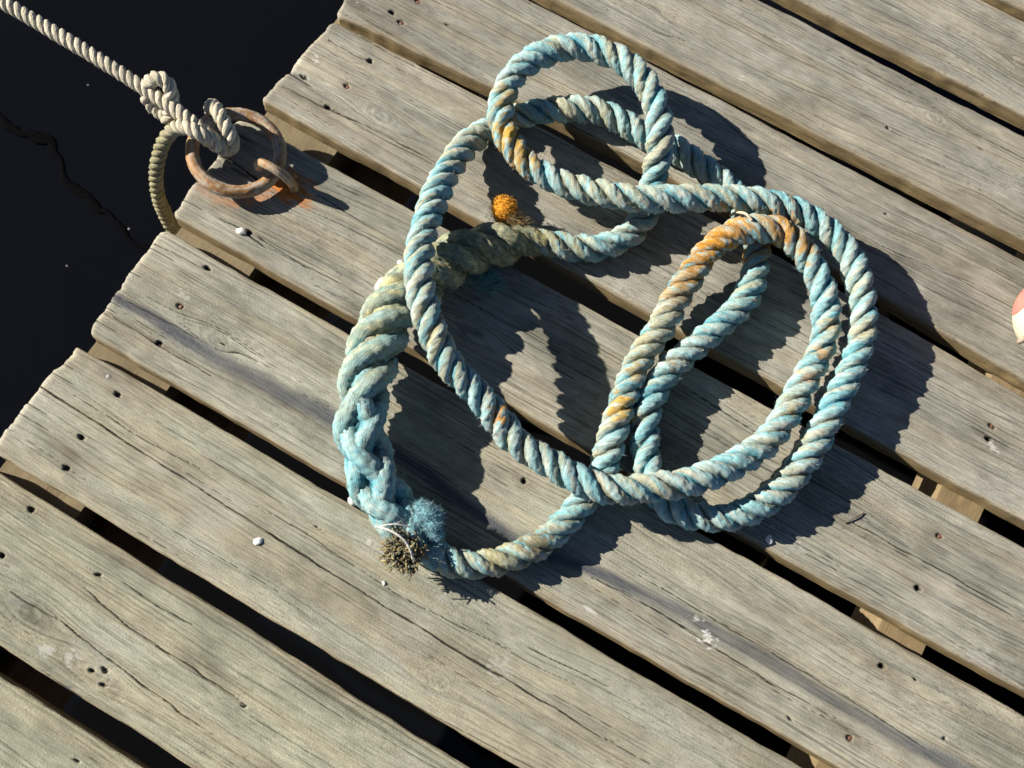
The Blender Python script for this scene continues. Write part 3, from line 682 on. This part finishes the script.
s1 = np.interp(p1, phi, ss)
low = sstep(s1 - 25, s1 + 45, ss)
for k in range(6):
    i = k % 3; sg = 1 if k < 3 else -1
    if sg > 0: th = phi + 2 * np.pi * i / 3
    else: th = (p1 - np.sqrt((phi - p1) ** 2 + .7 ** 2)) + np.pi / 3 + 2 * np.pi * i / 3
    wv = np.cos(3 * phi + (0 if sg > 0 else np.pi)) * low
    rd = np.cos(th)[:, None] * A + np.sin(th)[:, None] * B
    up = (1 - low)
    slim = 1 - .10 * (1 - sstep(.15, .30, fr))
    S = Cs + slim[:, None] * ((8.0 + 5.8 * env + 2.5 * wv * env + (2.6 if sg > 0 else -3.2) * up * env))[:, None] * rd
    rs = slim * (7.2 + 2.7 * env + (.9 if sg > 0 else -1.6) * up * env) * (1 + .10 * (vnoise(ss / 30, 0 * ss, 400 + k) - .5))
    V, q, tr, ph, Nm, ST = strand(S, rs, ss, 300 + k * 9, 20, yarns=10, ytw=-.09 * sg, outdir=rd, amp=.12, lump=.05, rough=.05)
    vv = V[:-2].reshape(len(S), 20, 3)
    s2 = np.broadcast_to(ss[:, None], vv.shape[:2]); p2 = np.broadcast_to(ph + k * 1.7, vv.shape[:2])
    c = rope_colour(vv, p2, s2, 500 + k * 11, .48, np.broadcast_to(np.cos(ph), vv.shape[:2]) + .08)
    c = c + (np.array([.10, .34, .40]) * (.6 + .8 * vnoise(s2 / 9, p2 * 4, 630 + k))[..., None] - c) * .26
    # the olive, weed-stained upper end of the splice
    g = (1 - sstep(.24, .74, fr[:, None] + (fbm(s2 / 14, p2, 600 + k, 3) - .5) * .35)) * .85
    oc = OLIV * (.55 + 1.9 * vnoise(s2 / 11, p2 * 5 - s2 * .35, 610 + k) ** 1.5)[..., None] * (.6 + .4 * sstep(-.2, .7, np.cos(ph)))[..., None]
    oc = oc + (np.array([.11, .15, .13]) - oc) * (sstep(.45, .65, fbm(s2 / 22, p2 * .7, 620 + k, 3)) * .6)[..., None]
    c = c + (oc - c) * g[..., None]
    acc.add(V, q, tr, np.vstack([c.reshape(-1, 3), c[0].mean(0), c[-1].mean(0)]), lay_of(s2, ph, 9., -.07 * sg, k + 5))
    fzv.append((vv, Nm, ST, c))
tag(acc.build('splice', M_ROPE, bl), 'fat spliced length with olive upper end')
r = np.random.default_rng(8)
Ps, Ds, Ns, Cc = [], [], [], []
for vv, Nm, ST, c in fzv:
    n = 900
    i = r.integers(2, len(vv) - 2, n); j = r.integers(0, 20, n)
    d = ST[i] + r.normal(0, .3, (n, 3)); d /= np.linalg.norm(d, axis=1)[:, None]
    Ps.append(vv[i, j]); Ds.append(d); Ns.append(Nm[i, j]); Cc.append(c[i, j] * 1.05 + .02)
Ps = np.vstack(Ps); n = len(Ps)
V, q, C3 = fibres(Ps, np.vstack(Ds), np.vstack(Ns), r.uniform(2, 6, n), np.full(n, .17), np.vstack(Cc), r.uniform(.05, .5, n), r)
tag(link('loose_fibres', mesh('loose_fibres', V * MM, q, C3), M_FIBRE, bl), kind='stuff')

def fluff(name, centre, size, n, ln, wd, colfn, seed, parent, down=.3, label=None, core=None, bias=(0, 0, 0), lobes=((0, 0, 0),)):
    """a tuft of frayed fibres springing from a small lump of them"""
    r = np.random.default_rng(seed)
    d = r.normal(0, 1, (n, 3)); d /= np.linalg.norm(d, axis=1)[:, None]
    d[:, 2] = np.where(d[:, 2] < -down, -d[:, 2], d[:, 2])
    lob = np.array(lobes, float); li = r.integers(0, len(lob), n)
    P = np.array(centre) + lob[li] + d * np.array(size) * (r.uniform(.25, 1, (n, 1)) ** .6)
    D = d * .30 + np.array(bias) + r.normal(0, .9, (n, 3)); D /= np.linalg.norm(D, axis=1)[:, None]
    V, q, C = fibres(P, D, d, r.uniform(*ln, n), r.uniform(*wd, n), colfn(r, n, P), r.uniform(-.2, .6, n), r, segs=4)
    a = Acc(); a.add(V, q, None, C)
    for lo in (lob if core is not None else []):
        nn, mm = 18, 12
        ph = np.linspace(0, 2 * np.pi, nn, endpoint=False)[None]; th = np.linspace(.02, np.pi - .02, mm)[:, None]
        dd = np.stack([np.sin(th) * np.cos(ph), np.sin(th) * np.sin(ph), np.cos(th) + 0 * ph], -1)
        rr = .80 + .35 * vnoise(dd[..., 0] * 3 + 5, dd[..., 1] * 3 + dd[..., 2] * 4, seed)
        v = np.array(centre) + lo + dd * rr[..., None] * np.array(size) * .85
        ii = np.arange(nn * mm).reshape(mm, nn)
        q = np.stack([ii[:-1], ii[1:], np.roll(ii, -1, 1)[1:], np.roll(ii, -1, 1)[:-1]], -1).reshape(-1, 4)
        a.add(v.reshape(-1, 3), q, None, np.tile(core, (nn * mm, 1)) * (.7 + .6 * r.random((nn * mm, 1))))
    o = a.build(name, M_FIBRE, parent)
    if label: o['label'] = label
    return o
mixc = lambda a, b: (lambda r, n, P: a + (b - a) * r.random((n, 1)) * (.4 + .6 * r.random((n, 1))))
fluff('frayed_tuft', (FLUFF[0][0] - 4, FLUFF[0][1] - 2, 36), (10, 8.5, 8), 6500, (2., 6.), (.12, .24), mixc(np.array([.15, .34, .40]), np.array([.50, .66, .68])), 21, bl, label='fluffy blue frayed tuft', core=(.17, .36, .41), lobes=((-9, 5, 0), (-2, 2, 4), (6, -3, 2), (12, -8, -6), (3, 6, -4), (-6, -5, 1)))
fluff('frayed_tuft', (FLUFF_B[0][0] + 2, FLUFF_B[0][1] - 9, 11), (20, 12, 9), 1500, (5, 15), (.16, .3), mixc(np.array([.08, .22, .22]), np.array([.30, .50, .48])), 22, bl, label='dark blue-green frayed tuft lying in the shade', core=(.06, .10, .09))
fluff('orange_end', (*BALL[0], 30), (15.5, 15.5, 14), 3600, (1., 2.6), (.18, .34), mixc(np.array([.56, .23, .02]), np.array([.80, .46, .07])), 23, bl, label='round orange rope end', core=(.58, .26, .025))
fluff('frayed_tuft', (BALL_BASE[0][0] - 2, BALL_BASE[0][1] + 1, 31), (17, 7, 6), 500, (4, 10), (.2, .35), mixc(np.array([.16, .10, .04]), np.array([.40, .32, .17])), 24, bl, label='brown fuzz below the orange end', core=(.15, .10, .05))

# cut strand ends of the splice: a brush of short yarn stubs
def stubs(name, centre, n, seed, parent, label):
    r = np.random.default_rng(seed)
    a = Acc()
    ax = np.array([-.40, -.75, .35]); ax /= np.linalg.norm(ax)
    for k in range(n):
        d = ax * .9 + r.normal(0, .75, 3); d /= np.linalg.norm(d)
        p = np.array(centre) + np.clip(r.normal(0, 1, 3), -1.6, 1.6) * (9.5, 8.5, 5)
        bnd = r.normal(0, 2.2, 3) + np.array([0, 0, -1.5]); ln = r.uniform(4, 10); w = r.uniform(.45, 1.0)
        m = 5
        pts = np.array([p + d * ln * f + bnd * f * f for f in np.linspace(0, 1, m)])
        T_, A_, B_ = frames(pts)
        ph = np.linspace(0, 2 * np.pi, 6, endpoint=False)
        rad = w * np.array([1, 1, 1, 1.05, .7])
        V = pts[:, None] + rad[:, None, None] * (np.cos(ph)[None, :, None] * A_[:, None] + np.sin(ph)[None, :, None] * B_[:, None])
        ii = np.arange(m * 6).reshape(m, 6)
        q = np.stack([ii[:-1], np.roll(ii, -1, 1)[:-1], np.roll(ii, -1, 1)[1:], ii[1:]], -1).reshape(-1, 4)
        t = [(m * 6, ii[-1, j], ii[-1, (j + 1) % 6]) for j in range(6)]
        V = np.vstack([V.reshape(-1, 3), pts[-1]])
        base = [np.array([.22, .17, .075]), np.array([.33, .27, .14]), np.array([.10, .085, .05]), np.array([.16, .17, .12])][r.integers(0, 4)]
        f = np.repeat(np.linspace(.75, 1.35, m), 6)
        C = np.vstack([base * f[:, None], base * 1.5])
        a.add(V, q, t, C)
    o = a.build(name, M_ROPE, parent); o['label'] = label
    return o
stubs('cut_strand_ends', (TUFT[0][0] - 3, TUFT[0][1] - 5, 36), 620, 31, bl, 'brush of brown cut strand ends')

def cord(name, P, w, colr, mat, parent, step=1.2, sides=7, seed=0):
    C, s = spline(P, step)
    V, q, tr, ph, Nm, T_ = strand(C, np.full(len(C), w), s, seed, sides, yarns=2, amp=.03)
    a = Acc(); a.add(V, q, tr, np.tile(colr, (len(V), 1)) * (.85 + .3 * np.random.default_rng(seed).random((len(V), 1))))
    return a.build(name, mat, parent)
zth = [52, 57, 55, 50, 36]
cord('whipping_thread', [(x, y, zth[i]) for i, (x, y) in enumerate(THREAD)], 1.1, (.66, .64, .60), M_ROPE, bl, seed=1)['label'] = 'loose white thread'
cord('whipping_thread', [(x, y, z) for (x, y), z in zip(THREAD_B, (52, 60, 56))], .8, (.55, .53, .50), M_ROPE, bl, seed=2)['label'] = 'loose white thread'
cord('stray_yarn', [(*TWIG[0], 30), (*TWIG[1], 48), (TWIG[2][0], TWIG[2][1], 66), (TWIG[2][0] + 7, TWIG[2][1] - 3, 66)], 1.5, (.55, .47, .33), M_ROPE, bl, seed=3)['label'] = 'pale stray yarn'

# ------------------------------------------------------------------ cream mooring line on the ring
def cream(X, p, s, sd, crown=None):
    c = np.array([.58, .525, .405]) * (1 - .0 * s[..., None])
    d = sstep(.45, .7, fbm(s / 20, p * 1.3, sd, 3))
    c = c + (np.array([.36, .33, .24]) - c) * (d * .6)[..., None]
    return c * (.82 + .36 * vnoise(s / 4, p * 5 + s * .2, sd + 3))[..., None]
def green_tail(X, p, s, sd, crown=None):
    c0 = cream(X, p, s, sd)
    f = sstep(20, 75, s)
    g = np.array([.21, .195, .10]) * (.7 + .6 * vnoise(s / 5, p * 3, sd + 5))[..., None]
    return c0 + (g - c0) * (f * .9)[..., None]
ml = root('mooring_line', (.02, -.04, 0), 'taut cream three-strand line knotted to the rusty ring and running out over the water', 'rope')
laid_rope(LINE, 7.5, 29, 41, cream, 'laid_line', M_ROPE, ml, step=.7, sides=14, fuzz=(900, 1.5, 4, .1, (.1, .6)))
o = laid_rope(TAIL, 7.6, 27, 47, green_tail, 'line_tail', M_ROPE, ml, step=.7, sides=14, fuzz=(260, 1.5, 4, .1, (.1, .6)))
o['label'] = 'green-stained tail hanging past the plank ends'

# ------------------------------------------------------------------ iron ring and staple
def rust_col(n, s, p, sd, shade=1.):
    a = fbm(s / 12, p * 1.4, sd, 4); b = fbm(s / 4, p * 3, sd + 4, 3)
    c = np.array([.295, .235, .155]) + (np.array([.30, .165, .06]) - np.array([.295, .235, .155])) * sstep(.44, .66, a)[..., None]
    c = c + (np.array([.22, .085, .025]) - c) * (sstep(.54, .68, b) * .8)[..., None]
    c = c + (np.array([.40, .345, .29]) - c) * (sstep(.55, .70, fbm(s / 18, p * 2, sd + 8, 3)) * .75)[..., None]
    return c * shade
def rod(name, C, rad, sd, parent=None, closed=False, sides=20, ref=(0, 0, 1.)):
    C = np.array(C, float); n = len(C)
    if closed:
        T_ = np.roll(C, -1, 0) - np.roll(C, 1, 0); T_ /= np.linalg.norm(T_, axis=1)[:, None]
        A_ = np.tile(ref, (n, 1)).astype(float); A_ -= T_ * (A_ * T_).sum(1)[:, None]; A_ /= np.linalg.norm(A_, axis=1)[:, None]; B_ = np.cross(T_, A_)
    else: T_, A_, B_ = frames(C)
    ph = np.linspace(0, 2 * np.pi, sides, endpoint=False)[None]
    s = np.concatenate([[0], np.cumsum(np.linalg.norm(np.diff(C, axis=0), axis=1))])[:, None]
    r = np.asarray(rad).reshape(-1, 1) * (1 + .07 * (fbm(s / 9, ph * 1.2, sd, 3) - .5) * 2 + .035 * (vnoise(s / 2, ph * 3, sd + 1) - .5) * 2)
    V = C[:, None] + r[..., None] * (np.cos(ph)[..., None] * A_[:, None] + np.sin(ph)[..., None] * B_[:, None])
    ii = np.arange(n * sides).reshape(n, sides)
    nx = np.roll(ii, -1, 0) if closed else ii[1:]
    cu = ii if closed else ii[:-1]
    q = np.stack([cu, np.roll(cu, -1, 1), np.roll(nx, -1, 1), nx], -1).reshape(-1, 4)
    sb = np.broadcast_to(s, (n, sides)); pb = np.broadcast_to(ph, (n, sides))
    col = rust_col(n, sb, pb, sd)
    a = Acc()
    V = V.reshape(-1, 3); col = col.reshape(-1, 3); tr = None
    if not closed:
        tr = [(len(V), (k + 1) % sides, k) for k in range(sides)] + [(len(V) + 1, ii[-1, k], ii[-1, (k + 1) % sides]) for k in range(sides)]
        V = np.vstack([V, C[0] - T_[0] * rad[0] * .25, C[-1] + T_[-1] * rad[-1] * .25]); col = np.vstack([col, col[0], col[-1]])
    a.add(V, q, tr, col)
    return a.build(name, M_RUST, parent)
cx, cy = RING_C[0]
RC = (cx - .5, cy + .8)
th = np.linspace(0, 2 * np.pi, 160, endpoint=False)
ringpts = np.stack([RC[0] + 43.9 * np.cos(th), RC[1] + 43.9 * np.sin(th), 19 - 5.5 * np.cos(th - .25) * 1.0 + .6 * np.sin(3 * th)], 1)
o = rod('mooring_ring', ringpts, np.full(160, 6.8), 61, closed=True)
tag(o, 'rusty iron mooring ring with the cream line tied to it, overhanging the plank end', 'ring')
# staple straddling the ring, its legs driven into the plank
pts, _ = spline(STAPLE, 1.2)
nst_ = len(pts)
o = rod('staple', pts, np.full(nst_, 4.7), 67, sides=16)
tag(o, 'thick rusty iron staple driven into the plank and holding the ring', 'staple')

# ------------------------------------------------------------------ float at the right edge
fx, fy = FEND[0]
fl = root('net_float', (fx * MM, fy * MM, 0), 'round cream float with a salmon red cap lying at the right edge of the planks', 'float')
def sphere_part(name, z0, z1, colr, rad, mat, extra=0.):
    nn, mm = 64, 40
    ph = np.linspace(0, 2 * np.pi, nn, endpoint=False)[None]; t0 = np.linspace(math.acos(z1), math.acos(z0), mm)[:, None]
    R_ = rad + extra
    # axis of the float lies across the planks, a little tipped
    v = np.stack([R_ * np.cos(t0) + 0 * ph, R_ * np.sin(t0) * np.cos(ph), R_ * np.sin(t0) * np.sin(ph)], -1)
    a_ = math.radians(172)
    w = v.copy(); w[..., 0] = v[..., 0] * math.cos(a_) - v[..., 1] * math.sin(a_); w[..., 1] = v[..., 0] * math.sin(a_) + v[..., 1] * math.cos(a_)
    w += np.array([fx, fy, 46])
    ii = np.arange(nn * mm).reshape(mm, nn)
    q = np.stack([ii[:-1], np.roll(ii, -1, 1)[:-1], np.roll(ii, -1, 1)[1:], ii[1:]], -1).reshape(-1, 4)
    dirt = fbm(w[..., 0] / 14, w[..., 1] / 14 + w[..., 2] / 9, 91, 4)
    c = np.array(colr) * (.8 + .35 * dirt)[..., None]
    a = Acc(); a.add(w.reshape(-1, 3), q, None, c.reshape(-1, 3))
    return a.build(name, mat, fl)
sphere_part('body', -.999, .999, (.66, .58, .42), 44, M_PAINT)
sphere_part('cap', .84, .9995, (.66, .19, .15), 44, M_PAINT, .7)
th = np.linspace(0, 2 * np.pi, 24, endpoint=False)
a_ = math.radians(60)
eye = np.stack([fx - (45 + 6 * np.cos(th)) * math.cos(a_), fy - (45 + 6 * np.cos(th)) * math.sin(a_), 44 + 7 * np.sin(th)], 1)
rod('eyelet', eye, np.full(24, 2.6), 71, parent=fl, closed=True, sides=10, ref=(math.sin(a_), -math.cos(a_), 0))

# ------------------------------------------------------------------ small litter
def chip(name, x, y, z, r, colr, label, cat, seed, mat=None, flat=.35, group=None):
    nn, mm = 14, 9
    ph = np.linspace(0, 2 * np.pi, nn, endpoint=False)[None]; t0 = np.linspace(.02, np.pi - .02, mm)[:, None]
    d = np.stack([np.sin(t0) * np.cos(ph), np.sin(t0) * np.sin(ph), np.cos(t0) + 0 * ph], -1)
    rr = r * (.7 + .6 * vnoise(d[..., 0] * 2.2 + 9, d[..., 1] * 2.2 + d[..., 2] * 2, seed))
    v = d * rr[..., None] * np.array([1.35, .95, flat])
    a_ = seed * 1.3
    w = v.copy(); w[..., 0] = v[..., 0] * math.cos(a_) - v[..., 1] * math.sin(a_); w[..., 1] = v[..., 0] * math.sin(a_) + v[..., 1] * math.cos(a_)
    w += np.array([x, y, z])
    ii = np.arange(nn * mm).reshape(mm, nn)
    q = np.stack([ii[:-1], ii[1:], np.roll(ii, -1, 1)[1:], np.roll(ii, -1, 1)[:-1]], -1).reshape(-1, 4)
    a = Acc(); a.add(w.reshape(-1, 3), q, None, (np.array(colr) * (.75 + .4 * vnoise(d[..., 0] * 3, d[..., 1] * 3, seed + 2))[..., None]).reshape(-1, 3))
    o = a.build(name, mat or M_SHELL, None)
    return tag(o, label, cat, group)
CH = [('pebble', 0, 1.2, 6.0, (.62, .56, .50), 'pale flat pebble on the plank just left of the fat splice', 'pebble', .5),
      ('shell_chip', 1, 1.8, 3.6, (.80, .74, .72), 'pinkish white shell chip touching the left side of the blue loop', 'shell chip', .6),
      ('shell_chip', 2, .6, 3.6, (.82, .81, .78), 'round white shell chip alone on the plank left of the frayed splice end', 'shell chip', .45),
      ('shell_chip', 3, .8, 3.6, (.70, .69, .66), 'white shell chip at the plank edge below the lowest blue loop', 'shell chip', .5),
      ('shell_chip', 4, .8, 4.0, (.66, .64, .58), 'rough white shell chip beside a nail hole below the rusty ring', 'shell chip', .5),
      ('shell_chip', 6, .2, 3.8, (.50, .50, .48), 'grey shell chip at the gap edge beside the fat splice', 'shell chip', .6),
      ('crumb', 8, .5, 1.8, (.74, .72, .66), 'tiny white crumb just below the brown cut strand ends', 'crumb', .6)]
for nm, i, z, rd, c, lab, cat, fl_ in CH:
    chip(nm, CHIP[i][0], CHIP[i][1], z, rd, c, lab, cat, 30 + i, flat=fl_)
chip('rust_flake', 78, -33, .9, 5, (.42, .15, .03), 'orange rust flake on the plank beside the staple', 'rust flake', 44, M_RUST, .3)
chip('weed_scrap', 270, 12, -24, 6, (.45, .22, .03), 'orange scrap caught in the gap beside the olive splice end', 'scrap', 52, M_RUST, .5)
chip('weed_scrap', 268, 1, .8, 4.5, (.30, .24, .06), 'yellow-green moss scrap at the plank edge beside the olive splice end', 'scrap', 55, M_RUST, .6)
a, b = DARK_STRIP  # thin dark strip lying across the grain
o = cord('dark_strip', [(a[0], a[1], 1.2), ((a[0] + b[0]) / 2, (a[1] + b[1]) / 2, 2.2), (b[0], b[1], 1.2)], .7, (.12, .10, .08), M_WOOD, None, seed=8)
tag(o, 'thin dark strip lying across the grain beside the shadow of the lowest blue loop', 'splinter')

# ------------------------------------------------------------------ water
ZW = -.42
m, nt, b = new_mat('dark_water')
L = nt.links.new
b.inputs['Base Color'].default_value = (.0030, .0032, .0038, 1)
b.inputs['Roughness'].default_value = .04
b.inputs['IOR'].default_value = 1.33
tc = N_(nt, 'ShaderNodeTexCoord')
no = N_(nt, 'ShaderNodeTexNoise'); no.inputs['Scale'].default_value = 3.2; no.inputs['Detail'].default_value = 3
L(tc.outputs['Object'], no.inputs['Vector'])
bp = N_(nt, 'ShaderNodeBump'); bp.inputs['Strength'].default_value = .25; bp.inputs['Distance'].default_value = .02
L(no.outputs['Fac'], bp.inputs['Height']); L(bp.outputs['Normal'], b.inputs['Normal'])
S = 200
nw = 41
g = np.sign(np.linspace(-1, 1, nw)) * np.abs(np.linspace(-1, 1, nw)) ** 3 * S
gx, gy = np.meshgrid(g, g, indexing='ij')
ii = np.arange(nw * nw).reshape(nw, nw)
o = link('water', mesh('water', np.stack([gx, gy, 0 * gx + ZW], -1).reshape(-1, 3), np.stack([ii[:-1, :-1], ii[1:, :-1], ii[1:, 1:], ii[:-1, 1:]], -1).reshape(-1, 4)), m)
tag(o, kind='structure')

# dark shading on the water, painted as a thin wavy strip of mesh
Cq, sq = spline([(x, y, ZW / MM + 1.5) for x, y in SQUIG], 3)
wq = 2.0 + 18 * fbm(sq / 55, 0 * sq, 5, 2) ** 2.0
Cq[:, 1] += (fbm(sq / 30, 0 * sq, 6, 2) - .5) * 16
M_WATER_SHADE = surface('painted_water_shade', 1., (200, 200, 200), .3, .3, .001, .0)
V, q, tr, ph, Nm, T_ = strand(Cq, wq, sq, 3, 8, yarns=2)
V[:, 2] = ZW / MM + 1.0 + (V[:, 2] - (ZW / MM + 1.5)) * .2
a = Acc(); a.add(V, q, tr, np.tile((.0035, .0035, .004), (len(V), 1)))
tag(a.build('water_shading', M_WATER_SHADE, None), 'thin wavy black strip added as painted shading on the dark water', 'shading')
for k, (x, y) in enumerate(SPECKS[:3]):
    chip('foam_fleck', x, y, ZW / MM + .3, 1.0 if k not in (1, 3) else 1.5, (.22, .22, .22) if k in (0, 1, 2, 3) else (.16, .16, .16),
         'tiny pale fleck afloat on the dark water left of the jetty', 'fleck', 80 + k, flat=.3, group='flecks on the water')

# ------------------------------------------------------------------ light
AZ, EL = math.radians(13.), math.radians(30.)
sd = Vector((math.cos(AZ) * math.cos(EL), math.sin(AZ) * math.cos(EL), -math.sin(EL)))
sun = bpy.data.lights.new('sun', 'SUN')
sun.energy = 5.0
sun.angle = math.radians(.5)
sun.color = (1, .93, .82)
so = bpy.data.objects.new('sun', sun)
so.rotation_euler = sd.to_track_quat('-Z', 'Y').to_euler()
so.location = (-2, -.5, 2)
COL.objects.link(so)
w = bpy.data.worlds.new('World')
SC.world = w
w.use_nodes = True
nt = w.node_tree
bg = nt.nodes['Background']
sky = nt.nodes.new('ShaderNodeTexSky')
sky.sky_type = 'NISHITA'
sky.sun_disc = False
sky.sun_elevation = EL
sky.sun_rotation = math.atan2(-sd.x, -sd.y)
nt.links.new(sky.outputs['Color'], bg.inputs['Color'])
sky.air_density = .5; sky.dust_density = .3; sky.ozone_density = 2.0
bg.inputs['Strength'].default_value = .05
SC.view_settings.view_transform = 'Standard'
SC.view_settings.look = 'None'
SC.view_settings.gamma = 1
SC.view_settings.exposure = 1.05
